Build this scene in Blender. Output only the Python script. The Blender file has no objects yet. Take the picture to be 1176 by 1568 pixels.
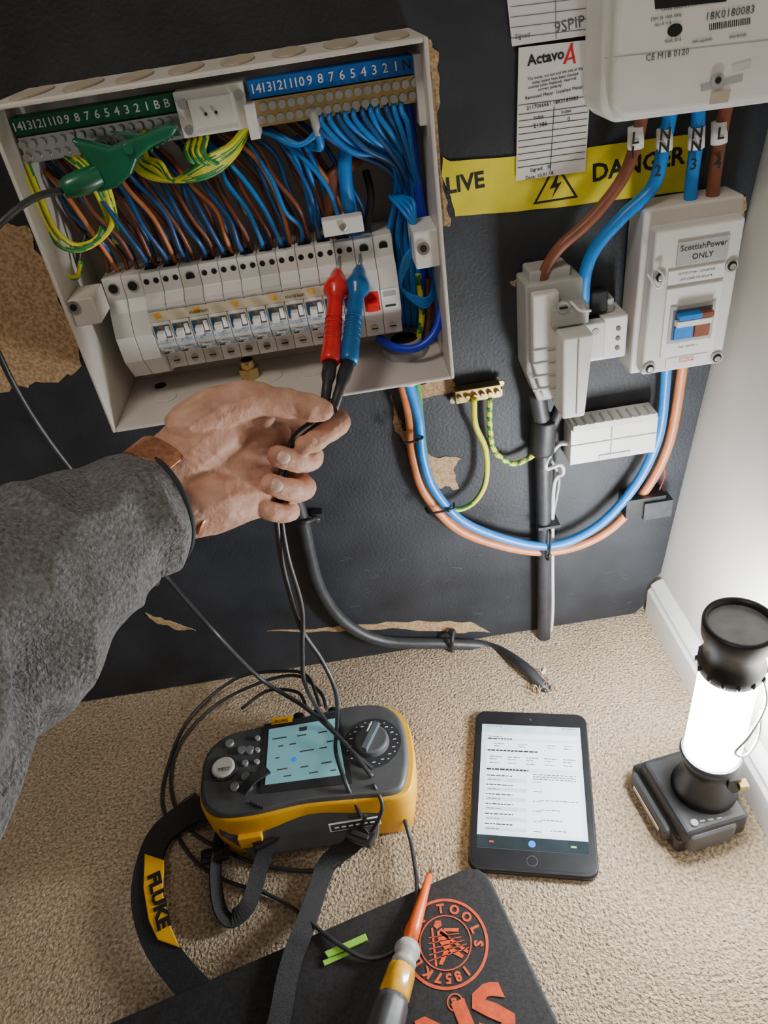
import bpy, bmesh, math, random
from mathutils import Vector, Matrix, noise
random.seed(7)
rad=math.radians
# ---------------- camera calibration (from vanishing points) ----------------
F=1130.0; PT=rad(36.4); RL=rad(9.07); H=.81; D=.75
cp,sp,cr,sr=math.cos(PT),math.sin(PT),math.cos(RL),math.sin(RL)
def ray(px,py):
    dx=px-588; dy=784-py
    u=dx*cr+dy*sr; v=-dx*sr+dy*cr
    return Vector((u,F*cp+v*sp,-F*sp+v*cp))
CAM=Vector((0,-D,H))
def W(px,py,d=0.0):           # survey point standing d metres off the back wall
    r=ray(px,py); return CAM+r*((D-d)/r.y)
def G(px,py,h=0.0):           # survey point h metres above the floor
    r=ray(px,py); return CAM+r*((h-H)/r.z)
def T(px,py,t):               # survey point at range t
    return CAM+ray(px,py)*(t*1e-3)

cam_d=bpy.data.cameras.new('camera'); cam=bpy.data.objects.new('camera',cam_d)
bpy.context.collection.objects.link(cam)
R0=Vector((1,0,0)); U0=Vector((0,sp,cp)); Fw=Vector((0,cp,-sp))
cx=R0*cr-U0*sr; cy=R0*sr+U0*cr
cam.matrix_world=Matrix(((cx.x,cy.x,-Fw.x,CAM.x),(cx.y,cy.y,-Fw.y,CAM.y),(cx.z,cy.z,-Fw.z,CAM.z),(0,0,0,1)))
cam_d.sensor_fit='VERTICAL'; cam_d.sensor_height=36; cam_d.lens=36*F/1568; cam_d.clip_start=.01
bpy.context.scene.camera=cam

# ---------------- materials ----------------
def mat(name,col,rough=.5,metal=0,var=.12,vs=60,bump=0,bs=300,emit=0,sss=0,coat=0,col2=None,lo=.35,hi=.65,detail=4,dist=.001,wr=0,wrs=90,blotch=0):
    m=bpy.data.materials.new(name); m.use_nodes=True
    nt=m.node_tree; N=nt.nodes; L=nt.links; b=N['Principled BSDF']
    tc=N.new('ShaderNodeTexCoord'); n=N.new('ShaderNodeTexNoise'); n.inputs['Scale'].default_value=vs; n.inputs['Detail'].default_value=detail
    L.new(tc.outputs['Object'],n.inputs['Vector'])
    r=N.new('ShaderNodeValToRGB'); e=r.color_ramp.elements
    c2=col2 if col2 else tuple(min(1,c*(1+var)) for c in col)
    c1=col if col2 else tuple(c*(1-var) for c in col)
    e[0].position=lo; e[1].position=hi
    e[0].color=(*c1,1); e[1].color=(*c2,1)
    L.new(n.outputs['Fac'],r.inputs['Fac']); out=r.outputs['Color']
    if blotch:
        n3=N.new('ShaderNodeTexNoise'); n3.inputs['Scale'].default_value=9; n3.inputs['Detail'].default_value=3; L.new(tc.outputs['Object'],n3.inputs['Vector'])
        r3=N.new('ShaderNodeMapRange'); r3.inputs['From Min'].default_value=.3; r3.inputs['From Max'].default_value=.7; r3.inputs['To Min'].default_value=1-blotch; r3.inputs['To Max'].default_value=1+blotch
        L.new(n3.outputs['Fac'],r3.inputs['Value'])
        vm=N.new('ShaderNodeVectorMath'); vm.operation='SCALE'; L.new(out,vm.inputs[0]); L.new(r3.outputs[0],vm.inputs['Scale']); out=vm.outputs[0]
    L.new(out,b.inputs['Base Color'])
    b.inputs['Roughness'].default_value=rough; b.inputs['Metallic'].default_value=metal
    if coat: b.inputs['Coat Weight'].default_value=coat
    if sss:
        b.inputs['Subsurface Weight'].default_value=sss; b.inputs['Subsurface Radius'].default_value=(.01,.004,.002); b.inputs['Subsurface Scale'].default_value=.6
    last=None
    if wr:
        n4=N.new('ShaderNodeTexVoronoi'); n4.feature='DISTANCE_TO_EDGE'; n4.inputs['Scale'].default_value=wrs
        nn=N.new('ShaderNodeTexNoise'); nn.inputs['Scale'].default_value=40; L.new(tc.outputs['Object'],nn.inputs['Vector'])
        mx=N.new('ShaderNodeMix'); mx.data_type='RGBA'; mx.inputs[0].default_value=.04; L.new(tc.outputs['Object'],mx.inputs[6]); L.new(nn.outputs['Color'],mx.inputs[7])
        L.new(mx.outputs[2],n4.inputs['Vector'])
        mr=N.new('ShaderNodeMapRange'); mr.inputs['From Max'].default_value=.12; L.new(n4.outputs['Distance'],mr.inputs['Value'])
        b4=N.new('ShaderNodeBump'); b4.inputs['Strength'].default_value=wr; b4.inputs['Distance'].default_value=.0006; L.new(mr.outputs[0],b4.inputs['Height']); last=b4.outputs['Normal']
        n5=N.new('ShaderNodeTexNoise'); n5.inputs['Scale'].default_value=70; n5.inputs['Detail'].default_value=2; L.new(tc.outputs['Object'],n5.inputs['Vector'])
        b5=N.new('ShaderNodeBump'); b5.inputs['Strength'].default_value=.5; b5.inputs['Distance'].default_value=.003; L.new(n5.outputs['Fac'],b5.inputs['Height']); L.new(last,b5.inputs['Normal']); last=b5.outputs['Normal']
    if bump:
        n2=N.new('ShaderNodeTexNoise'); n2.inputs['Scale'].default_value=bs; n2.inputs['Detail'].default_value=3
        L.new(tc.outputs['Object'],n2.inputs['Vector'])
        bp=N.new('ShaderNodeBump'); bp.inputs['Strength'].default_value=bump; bp.inputs['Distance'].default_value=dist
        L.new(n2.outputs['Fac'],bp.inputs['Height'])
        if last: L.new(last,bp.inputs['Normal'])
        last=bp.outputs['Normal']
    if last: L.new(last,b.inputs['Normal'])
    if emit:
        L.new(r.outputs['Color'],b.inputs['Emission Color']); b.inputs['Emission Strength'].default_value=emit
    return m
M={}
M['board']=mat('black_painted_board',(.011,.0125,.016),.58,var=.3,vs=14,bump=.6,bs=260,col2=(.024,.027,.034))
M['chip']=mat('raw_chipboard',(.27,.16,.08),.88,vs=320,bump=.6,bs=420,col2=(.50,.34,.18))
M['wall']=mat('painted_plaster',(.66,.63,.56),.8,var=.05,vs=6,bump=.15,bs=120)
M['trim']=mat('white_gloss_trim',(.78,.77,.74),.35,var=.03)
M['carpet']=mat('beige_carpet',(.33,.235,.14),.95,vs=260,bump=1,bs=320,col2=(.78,.61,.42),lo=.34,hi=.62,dist=.008,detail=6,blotch=.10)
M['case']=mat('enclosure_plastic',(.66,.62,.56),.42,var=.04,vs=20)
M['knock']=mat('knockout_plastic_warm_lit',(.50,.42,.32),.5,var=.06,vs=20)  # tan tone: warm light on the unit's top painted into the knockout colour
M['casei']=mat('enclosure_inner',(.52,.49,.44),.5,var=.05,vs=20)
M['white']=mat('white_plastic',(.78,.76,.72),.38,var=.03,vs=30)
M['offw']=mat('offwhite_plastic',(.66,.64,.59),.4,var=.04,vs=30)
M['grey']=mat('grey_plastic',(.40,.40,.38),.45,var=.06,vs=30)
M['scuff']=mat('scuffed_paint',(.05,.055,.063),.7,var=.3)
M['black']=mat('black_plastic',(.012,.012,.014),.38,var=.2)
M['rub']=mat('black_rubber',(.02,.02,.023),.5,var=.2,vs=100)
M['lead']=mat('test_lead_sheath',(.038,.038,.042),.42,var=.2,vs=100)
M['cab']=mat('dark_grey_cable_sheath',(.03,.031,.035),.45,var=.25,vs=90,bump=.2)
M['dark']=mat('dark_void',(.006,.006,.006),.8)
M['brown']=mat('brown_insulation',(.21,.065,.032),.4,var=.15)
M['tan']=mat('tan_insulation',(.60,.20,.07),.42,var=.12)
M['blue']=mat('blue_insulation',(.01,.20,.62),.35,var=.1)
M['dblue']=mat('dark_blue_insulation',(.012,.085,.26),.38,var=.15)
M['royal']=mat('royal_blue_insulation',(.015,.03,.6),.3,var=.12)
M['yel']=mat('yellow_insulation',(.74,.72,.04),.4,var=.08)
M['grn']=mat('green_insulation',(.02,.22,.05),.4,var=.1)
M['greenp']=mat('green_clip_plastic',(.0,.12,.05),.33,var=.15,coat=.3)
M['glabel']=mat('green_label',(.0,.11,.04),.5,var=.05)
M['blabel']=mat('blue_label',(.0,.12,.5),.5,var=.05)
M['brass']=mat('brass',(.62,.46,.2),.32,metal=1,var=.1)
M['steel']=mat('steel',(.62,.62,.6),.28,metal=1,var=.1)
M['orange']=mat('orange_sticker',(.85,.42,.05),.5)
M['cream']=mat('cream_strip',(.6,.53,.38),.45,var=.05)
M['stick']=mat('pale_blue_sticker',(.45,.58,.78),.45,vs=700,var=.5)
M['red']=mat('red_plastic',(.72,.012,.015),.32,coat=.3)
M['probeb']=mat('blue_probe_plastic',(.0,.11,.33),.32,coat=.3)
M['tape']=mat('yellow_warning_tape',(.80,.68,.03),.4,var=.1,vs=25)
M['paper']=mat('label_paper',(.74,.72,.69),.7,var=.03,vs=10)
M['ink']=mat('black_ink',(.01,.01,.01),.6)
M['inkg']=mat('grey_ink',(.10,.10,.11),.6)
M['inkr']=mat('red_ink',(.65,.02,.02),.6)
M['wink']=mat('white_ink',(.85,.85,.85),.6)
M['fy']=mat('yellow_housing',(.92,.46,.01),.45,var=.06,bump=.15)
M['fd']=mat('charcoal_housing',(.085,.088,.092),.45,var=.10,bump=.15)
M['fk']=mat('charcoal_bezel',(.035,.036,.04),.4,var=.10)
M['lcd']=mat('lcd_glass',(.22,.50,.55),.12,var=.05,vs=20,emit=.35)
M['tscr']=mat('tablet_screen',(.66,.78,.92),.1,var=.02,vs=8,emit=.6)
M['tbar']=mat('tablet_dark_bar',(.02,.03,.035),.15)
M['tlight']=mat('tablet_pane',(.58,.69,.82),.1,emit=.4)
M['tw']=mat('tablet_white_pane',(.86,.92,1),.1,var=0,emit=.6)
M['bico']=mat('blue_icon',(.02,.2,.8),.2,emit=.6)
M['skin']=mat('skin',(.48,.235,.155),.60,vs=55,bump=.35,bs=520,sss=.15,col2=(.69,.40,.285),dist=.0008,wr=.22,wrs=190,blotch=.12,lo=.3,hi=.7)
M['nail']=mat('fingernail',(.74,.50,.42),.32,var=.04)
M['copper']=mat('copper',(.70,.30,.17),.32,metal=.8,var=.25,vs=160,bump=.5,bs=250)
M['fleece']=mat('grey_fleece',(.09,.09,.092),.98,vs=330,bump=.8,bs=420,col2=(.235,.232,.228),lo=.3,hi=.7,dist=.0035)
M['hem']=mat('dark_hem',(.02,.028,.03),.8,var=.2)
M['mat']=mat('black_foam_pad',(.020,.019,.020),.75,vs=300,var=.4,bump=.3,bs=500)
M['mred']=mat('red_print',(.75,.09,.02),.7,var=.15,vs=200)
M['odr']=mat('orange_shaft',(.85,.13,.02),.35,coat=.3)
M['amber']=mat('amber_handle',(.7,.35,.02),.2,coat=.5,var=.25)
M['dgrey']=mat('dark_grey_grip',(.06,.06,.065),.45)
M['lime']=mat('lime_strip',(.35,.75,.08),.5)
M['glow']=mat('lantern_diffuser',(.93,.97,1),.4,var=.0,emit=150)
M['strap']=mat('black_webbing',(.016,.016,.018),.75,bump=1,bs=900,var=.3,vs=400)
M['refl']=mat('reflector',(.42,.43,.45),.3,metal=.5)
M['teal']=mat('teal_knob',(.1,.13,.14),.4)

# ---------------- mesh builder ----------------
COL=bpy.context.collection
def group(name,loc=(0,0,0)):
    e=bpy.data.objects.new(name,None); e.empty_display_size=.02; e.location=Vector(loc); COL.objects.link(e); return e
def adopt(o,p):
    if p is not None:
        o.parent=p; o.matrix_parent_inverse=Matrix.Translation(-Vector(p.location))
def catmull(pts,sub=8,closed=False):
    P=[Vector(p) for p in pts]
    if len(P)<3 and not closed: return P
    out=[]; n=len(P); rng=n if closed else n-1
    for i in range(rng):
        if closed: a,b,c,d=P[(i-1)%n],P[i],P[(i+1)%n],P[(i+2)%n]
        else:
            b,c=P[i],P[i+1]; a=P[i-1] if i>0 else b+(b-c); d=P[i+2] if i+2<n else c+(c-b)
        for k in range(sub):
            t=k/sub
            out.append(.5*((2*b)+(c-a)*t+(2*a-5*b+4*c-d)*t*t+(3*b-a-3*c+d)*t**3))
    if not closed: out.append(P[-1])
    return out
class B:
    def __init__(s,name,parent=None,bevel=0,seg=2):
        s.name=name; s.p=parent; s.bm=bmesh.new(); s.m=[]; s.bev=bevel; s.seg=seg
    def mi(s,m):
        m=M[m] if isinstance(m,str) else m
        if m not in s.m: s.m.append(m)
        return s.m.index(m)
    def face(s,vs,i,sm=False):
        try:
            f=s.bm.faces.new(vs); f.material_index=i; f.smooth=sm; return f
        except ValueError: return None
    def box(s,x0,x1,y0,y1,z0,z1,m,rot=None):
        i=s.mi(m); c=Vector(((x0+x1)/2,(y0+y1)/2,(z0+z1)/2)); vs=[]
        for x in (x0,x1):
            for y in (y0,y1):
                for z in (z0,z1):
                    v=Vector((x,y,z))
                    if rot is not None: v=c+rot@(v-c)
                    vs.append(s.bm.verts.new(v))
        for q in ((0,1,3,2),(4,6,7,5),(0,4,5,1),(2,3,7,6),(0,2,6,4),(1,5,7,3)): s.face([vs[k] for k in q],i)
        return s
    def wb(s,x0,x1,z0,z1,d0,d1,m,rot=None): return s.box(x0,x1,-d1,-d0,z0,z1,m,rot)
    def prism(s,pts,vec,m,m2=None):
        i=s.mi(m); i2=s.mi(m2) if m2 else i; vec=Vector(vec)
        a=[s.bm.verts.new(Vector(p)) for p in pts]; b=[s.bm.verts.new(Vector(p)+vec) for p in pts]
        s.face(a[::-1],i); s.face(b,i2); n=len(a)
        for k in range(n): s.face([a[k],a[(k+1)%n],b[(k+1)%n],b[k]],i)
        return s
    def loft(s,rings,m,cap=True,sm=True,closed=True):
        i=s.mi(m); R=[[s.bm.verts.new(Vector(p)) for p in r] for r in rings]
        for a,b in zip(R,R[1:]):
            n=len(a)
            for k in range(n if closed else n-1): s.face([a[k],a[(k+1)%n],b[(k+1)%n],b[k]],i,sm)
        if cap: s.face(R[0][::-1],i); s.face(R[-1],i)
        return s
    def cyl(s,p0,p1,r0,m,r1=None,n=20,cap=True):
        p0=Vector(p0);p1=Vector(p1); r1=r0 if r1 is None else r1
        return s.prof([(p0,r0),(p1,r1)],m,n,cap)
    def prof(s,pr,m,n=24,cap=True,smooth=True):
        p0=Vector(pr[0][0]); p1=Vector(pr[-1][0]); ax=(p1-p0).normalized()
        up=Vector((0,0,1)) if abs(ax.z)<.9 else Vector((1,0,0))
        a=ax.cross(up).normalized(); b=ax.cross(a)
        rings=[[Vector(c)+(a*math.cos(2*math.pi*k/n)+b*math.sin(2*math.pi*k/n))*r for k in range(n)] for c,r in pr]
        return s.loft(rings,m,cap,smooth)
    def tube(s,pts,r,m,n=10,sub=8,m2=None,pitch=.025,spl=True,sq=1,ph=0,fr=.4):
        Q=catmull(pts,sub) if spl else [Vector(p) for p in pts]
        rs=[(r[0]+(r[1]-r[0])*k/(len(Q)-1)) if isinstance(r,tuple) else r for k in range(len(Q))]
        i1=s.mi(m); i2=s.mi(m2) if m2 else i1
        prev=None; R=[]; L=0; Ls=[]
        for k,p in enumerate(Q):
            t=(Q[min(k+1,len(Q)-1)]-Q[max(k-1,0)])
            t=t.normalized() if t.length>1e-9 else Vector((0,0,1))
            if prev is None:
                prev=t.cross(Vector((.3,.2,.93))).normalized()
            a=(prev-t*prev.dot(t)).normalized(); prev=a; b=t.cross(a)
            if k: L+=(p-Q[k-1]).length
            Ls.append(L)
            R.append([s.bm.verts.new(p+(a*math.cos(2*math.pi*j/n)+b*math.sin(2*math.pi*j/n)*sq)*rs[k]) for j in range(n)])
        for k in range(len(R)-1):
            for j in range(n):
                i=i1
                if m2 and ((j/n+Ls[k]/pitch+ph)%1)<fr: i=i2
                s.face([R[k][j],R[k][(j+1)%n],R[k+1][(j+1)%n],R[k+1][j]],i,True)
        s.face(R[0][::-1],i1); s.face(R[-1],i1)
        return s
    def ribbon(s,pts,w,th,nrm,m,sub=8):
        Q=catmull(pts,sub); rings=[]
        for k,p in enumerate(Q):
            t=(Q[min(k+1,len(Q)-1)]-Q[max(k-1,0)]).normalized()
            nn=nrm[0].lerp(nrm[1],k/(len(Q)-1)) if isinstance(nrm,(list,tuple)) else nrm
            sd=t.cross(nn).normalized()*w/2; up=sd.cross(t).normalized()*th/2
            rings.append([p-sd-up,p+sd-up,p+sd+up,p-sd+up])
        return s.loft(rings,m,sm=False)
    def ball(s,c,r,m,sc=(1,1,1),rot=None,sub=2):
        i=s.mi(m); mt=Matrix.Translation(Vector(c))@(rot.to_4x4() if rot is not None else Matrix())@Matrix.Diagonal((*sc,1))
        g=bmesh.ops.create_icosphere(s.bm,subdivisions=sub,radius=r,matrix=mt)
        for v in g['verts']:
            for f in v.link_faces: f.material_index=i; f.smooth=True
        return s
    def done(s,recalc=True):
        if recalc: bmesh.ops.recalc_face_normals(s.bm,faces=s.bm.faces)
        me=bpy.data.meshes.new(s.name); s.bm.to_mesh(me); s.bm.free()
        for m in s.m: me.materials.append(m)
        o=bpy.data.objects.new(s.name,me); COL.objects.link(o); adopt(o,s.p)
        if s.bev:
            b=o.modifiers.new('bevel','BEVEL'); b.width=s.bev; b.segments=s.seg; b.limit_method='ANGLE'; b.angle_limit=rad(40); b.harden_normals=False
        return o
def text(name,body,size,loc,m,parent,xd=(1,0,0),yd=(0,0,1),align='CENTER',ext=.0001,sx=1,off=0):
    c=bpy.data.curves.new(name,'FONT'); c.body=body; c.size=size; c.align_x=align; c.align_y='CENTER'; c.extrude=ext; c.resolution_u=2; c.offset=off
    tmp=bpy.data.objects.new('tmp',c); COL.objects.link(tmp)
    dg=bpy.context.evaluated_depsgraph_get(); me=bpy.data.meshes.new_from_object(tmp.evaluated_get(dg))
    bpy.data.objects.remove(tmp)
    me.materials.clear(); me.materials.append(M[m]); me.name=name
    x=Vector(xd).normalized(); y=Vector(yd); y=(y-x*y.dot(x)).normalized(); z=x.cross(y)
    mt=Matrix(((x.x*sx,y.x,z.x,loc[0]),(x.y*sx,y.y,z.y,loc[1]),(x.z*sx,y.z,z.z,loc[2]),(0,0,0,1)))
    me.transform(mt)
    o=bpy.data.objects.new(name,me); COL.objects.link(o); adopt(o,parent); return o
def jag(poly,amp,n=5):
    out=[]
    for k,p in enumerate(poly):
        q=poly[(k+1)%len(poly)]
        for j in range(n):
            t=j/n; out.append((p[0]+(q[0]-p[0])*t+random.uniform(-amp,amp)*(j>0),p[1]+(q[1]-p[1])*t+random.uniform(-amp,amp)*(j>0)))
    return out
UPW=Vector((0,-.0008,0))

# ---------------- room shell ----------------
b=B('floor'); b.box(-2,1.0,-2.6,.12,-.05,0,'carpet'); b.done()
b=B('wall_back'); b.box(-2,1.0,.02,.12,-.05,2.4,'wall'); b.done()
b=B('wall_right')
b.prism([(.368,.12,-.02),(.368+.087*2.4,.12,2.4),(.70,.12,2.4),(.70,.12,-.02)],(0,-2.7,0),'wall'); b.done()
b=B('baseboard_right',bevel=.001)
b.prism([(.372,0,0),(.355,0,0),(.355,0,.046),(.359,0,.050),(.359,0,.056),(.365,0,.061),(.375,0,.065),(.378,0,.03)],(0,-2.5,0),'trim'); b.done()
# mounting board
gb=group('mounting_board',(0,0,.6))
b=B('painted_panel',gb,bevel=.001)
xr=lambda z:.3675+.087*z
b.prism([(-1.2,.02,.002),(.340,.02,.002),(.3535,.02,.018),(.354,.02,.055),(.372,.02,.075),(xr(1.5),.02,1.5),(-1.2,.02,1.5)],(0,-.02,0),'board'); b.done()
b=B('chipped_areas',gb)
for poly,a in [([(655,60),(672,80),(672,140),(668,240),(682,300),(690,345),(676,345),(660,150)],4),
               ([(598,600),(612,640),(622,668),(640,690),(668,700),(706,702),(694,720),(703,748),(668,745),(650,715),(628,690),(605,660)],3),
               ([(640,610),(700,598),(690,575),(640,590)],2),
               ([(-20,330),(40,345),(70,400),(110,500),(125,560),(80,585),(30,590),(-20,600)],6),
               ([(408,966),(500,960),(560,956),(640,950),(720,952),(750,968),(700,969),(600,961),(520,967)],2),
               ([(222,938),(260,950),(300,965),(270,964),(235,950)],2),
               ([(785,985),(850,965),(880,990),(800,1010)],3),
               ([(1125,310),(1142,300),(1140,330),(1118,332)],2),([(780,432),(790,428),(788,440)],1)]:
    b.prism([W(x,y,.0003) for x,y in jag(poly,a)],UPW,'chip')
b.done()
b=B('scuff_marks',gb)
for k in range(34):
    x=random.choice([random.gauss(745,18),random.gauss(560,40),random.gauss(960,20),random.uniform(520,1000)]); y=random.uniform(850,945); l=random.uniform(5,16); a=random.uniform(-.6,.3)
    p=[(x,y),(x+l,y+l*a),(x+l,y+l*a+.9),(x,y+.7)]
    b.prism([W(u,v,.0002) for u,v in p],UPW*.3,'scuff')
b.done()

# ---------------- consumer unit ----------------
X0,X1,Z0,Z1,DP=-.245,.087,.483,.762,.112
cu=group('consumer_unit',(-.08,-.05,.62))
b=B('enclosure',cu,bevel=.0012)
b.wb(X0,X1,Z0,Z1,.0005,.004,'casei')
tk=.0035
b.wb(X0,X0+tk,Z0,Z1,.004,DP,'case'); b.wb(X1-tk,X1,Z0,Z1,.004,DP,'case')
b.wb(X0+tk,X1-tk,Z0,Z0+tk,.004,DP,'case'); b.wb(X0+tk,X1-tk,Z1-tk,Z1,.004,DP,'case')
# side inner ribs / lid posts
b.wb(X0+tk,-.219,.588,.612,.070,.107,'case'); b.wb(.062,X1-tk,.590,.622,.060,.104,'white')
b.done()
b=B('knockouts',cu)
for k in range(8):
    x=-.222+k*.041
    n=24; ring=[Vector((x+.0135*math.cos(t*2*math.pi/n),-.060+.042*math.sin(t*2*math.pi/n),Z1+.0002)) for t in range(n)]
    b.prism(ring,(0,0,.0012),'knock')
for x,y,r in [(-.2,-.06,.011),(-.14,-.075,.012),(-.095,-.05,.014),(-.05,-.05,.014),(-.02,-.07,.011)]:
    b.cyl((x,y,Z0+tk),(x,y,Z0+tk+.0012),r,'offw',n=28); b.cyl((x,y,Z0+tk+.001),(x,y,Z0+tk+.0016),r*.7,'case',n=28)
b.cyl((-.21,-.03,Z0+tk),(-.21,-.03,Z0+tk+.0012),.006,'dark')
b.prism([(-.205,-.0045,.665),(-.165,-.0045,.668),(-.18,-.0045,.690)],(0,-.0006,0),'blabel')
b.done()
b=B('post_screws',cu)
for px,py,d in [(113,470,.107),(648,380,.104)]:
    p=W(px,py,d); b.cyl(p,p+Vector((0,-.0015,0)),.0055,'steel'); b.cyl(p+Vector((0,-.0012,0)),p+Vector((0,-.0022,0)),.003,'dark')
b.done()
# terminal bars
b=B('terminal_rail',cu,bevel=.0006)
b.wb(-.240,-.112,.7365,.7495,.060,.0815,'glabel'); b.wb(-.053,.079,.7365,.7495,.060,.0815,'blabel')
b.wb(-.110,-.056,.718,.750,.050,.090,'white'); b.wb(-.100,-.066,.724,.744,.09,.093,'offw')
b.wb(-.058,-.050,.71,.735,.055,.094,'white')
b.wb(-.052,.080,.716,.7355,.068,.080,'brass'); b.wb(-.240,-.195,.7165,.7355,.068,.080,'steel'); b.wb(-.195,-.112,.716,.7355,.066,.078,'steel')
b.wb(.078,.084,.70,.75,.05,.09,'white')
b.done()
b=B('terminal_screws',cu)
for k in range(17):
    x=-.047+k*.0076
    for z in (.7215,.7305):
        b.cyl((x+(.003 if z>.73 else 0),-.080,z),(x+(.003 if z>.73 else 0),-.0845,z),.0031,'steel',n=12)
for k in range(16):
    x=-.237+k*.0078
    for z in (.7215,.7305): b.cyl((x,-.080,z),(x,-.0840,z),.0030,'steel',n=12)
for x,z in [(-.104,.742),(-.060,.742),(-.104,.724),(-.088,.733),(-.080,.733)]: b.cyl((x,-.09,z),(x,-.0945,z),.0035 if abs(x+.084)>.01 else .0012,'steel' if abs(x+.084)>.01 else 'dark',n=14)
b.done()
nums=['14','13','12','11','10','9','8','7','6','5','4','3','2','1','N']
for k,s in enumerate(nums): text('neutral_number',s,.0092,(-.047+k*.00855,-.0818,.743),'ink' if s=='N' else 'wink',cu,off=.0001)
nums[-1]='B'
for k,s in enumerate(nums+['B']): text('earth_number',s,.0085,(-.236+k*.0079,-.0818,.743),'wink',cu,off=.0001)
# breaker row
b=B('breaker_bodies',cu,bevel=.0008)
mw=.018; mx0=-.223
prof=[(.012,.515),(.056,.515),(.056,.530),(.064,.533),(.075,.546),(.075,.568),(.070,.585),(.060,.592),(.058,.611),(.012,.611)]
for k in range(15):
    x=mx0+k*mw
    pr=prof; w=mw-.0004
    if k in (0,1): pr=[(.012,.508),(.046,.508),(.060,.514),(.074,.535),(.076,.560),(.066,.580),(.058,.590),(.057,.611),(.012,.611)]
    b.prism([(x+.0002,-d,z) for d,z in pr],(w,0,0),'white' if k not in (4,8,12) else 'offw')
b.wb(mx0-.004,mx0+15*mw+.004,.552,.572,.006,.012,'steel')
b.done()
b=B('terminal_holes',cu)
for k in range(15):
    x=mx0+k*mw+mw/2
    if k in (0,1,4,13,14):
        b.cyl((x,-.0575,.6015),(x,-.0592,.6015),.0042,'dark',n=18); b.cyl((x,-.0575,.6015),(x,-.0588,.6015),.0052,'grey',n=18)
    else:
        for o in (-.0045,.0045): b.cyl((x+o,-.0575,.603),(x+o,-.0592,.603),.0026,'dark',n=14)
        b.box(x-.006,x+.006,-.05,-.03,.6108,.6114,'dark')
    if k>=2:
        b.cyl((x,-.0555,.523),(x,-.0575,.523),.0036,'steel',n=14); b.box(x-.003,x+.003,-.058,-.0572,.5225,.5235,'dark')
b.done()
b=B('breaker_details',cu,bevel=.0004)
for k in range(2,13):
    x=mx0+k*mw+mw/2
    b.wb(x-.0076,x+.0076,.5535,.5665,.0748,.0755,'inkg')
    b.wb(x-.0045,x+.0020,.5545,.5615,.075,.0835,'white')
    b.wb(x+.0030,x+.0070,.5555,.5650,.075,.0765,'wink'); b.wb(x-.0072,x-.0052,.5555,.5650,.075,.0763,'probeb')
    b.wb(x-.0082,x+.0082,.5480,.5515,.0748,.0755,'stick')
    rot=Matrix.Rotation(rad(40),3,'X')
    b.wb(x-.0080,x+.0080,.5345,.5435,.0685,.0705,'stick',rot=rot)
    b.wb(x-.0040,x+.0040,.5360,.5420,.0695,.0715,'wink',rot=rot)
    b.wb(x-.006,x-.001,.5370,.5378,.0705,.0720,'ink',rot=rot); b.wb(x-.003,x+.002,.5390,.5396,.0708,.0722,'ink',rot=rot)
    if k%2==0: b.cyl((x,-.0735,.5755),(x,-.0745,.5755),.0030,'orange',n=16)
b.prism([(mx0+2*mw,-.0745,.5700),(mx0+12.6*mw,-.0745,.5700),(mx0+12.6*mw,-.0725,.5785),(mx0+2*mw,-.0725,.5785)],(0,-.0006,0),'cream')
b.prism([(mx0+2*mw,-.0722,.5800),(mx0+12.6*mw,-.0722,.5800),(mx0+12.6*mw,-.0718,.5815),(mx0+2*mw,-.0718,.5815)],(0,-.0006,0),'grey')
# main switch
x=mx0+13*mw
b.wb(x+.002,x+.016,.548,.566,.0748,.0756,'red'); b.wb(x+.004,x+.014,.552,.560,.075,.088,'red')
b.wb(x+.018,x+.034,.547,.567,.0748,.0757,'wink'); b.wb(x+.020,x+.032,.560,.565,.0755,.076,'grey'); b.wb(x+.021,x+.031,.550,.552,.0755,.076,'ink')
b.done()
text('brand_text','electrium',.0048,(mx0+4.6*mw,-.0752,.5745),'ink',cu); text('brand_text','electrium',.0048,(mx0+9.6*mw,-.0752,.5745),'ink',cu)
# clamp over main tails
b=B('tail_clamp',cu,bevel=.0015)
p=W(525,345,.075); b.box(p.x-.018,p.x+.018,p.y-.004,p.y+.01,p.z-.007,p.z+.007,'white')
b.cyl(p+Vector((0,-.004,0)),p+Vector((0,-.006,0)),.0035,'steel',n=14); b.done()
# internal wires
b=B('circuit_wires',cu)
U=random.uniform
for k in range(0,14):
    x=mx0+k*mw+mw/2
    lean0=.020+.012*random.random()
    for j,(m,o) in enumerate([('brown',-.005),('dblue',.0035),('brown' if k%3 else 'tan',.005),('blue' if k in (8,9,10,12) else 'dblue',-.002)]):
        if k in (13,) and j>1: continue
        if k in (0,1) and j>2: continue
        dz=U(-.010,.010); lean=lean0+U(-.005,.005); dd=.036+.008*j+U(-.003,.003)
        xx=x+o
        b.tube([(xx,-.040,.608),(xx+U(-.002,.002),-dd,.628+U(-.004,.004)),(xx-.004+U(-.004,.003),-dd-.010+U(-.003,.003),.655+dz),
                (xx-lean*.6+U(-.003,.003),-dd-.012,.680+dz),(xx-lean,-dd,.697+dz*.5),(xx-lean*1.5-.004,-.03,.712),(xx-lean*2-.006,-.02,.735)],.0021,m,n=8)
b.done()
b=B('earth_wires',cu)
def yg(pts,d,r=.0022,ph=None): b.tube([W(x,y,dd) for (x,y),dd in zip(pts,d if isinstance(d,list) else [d]*len(pts))],r,'yel',n=12,sub=10,m2='grn',pitch=.11,ph=random.random() if ph is None else ph,fr=.34)
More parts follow.
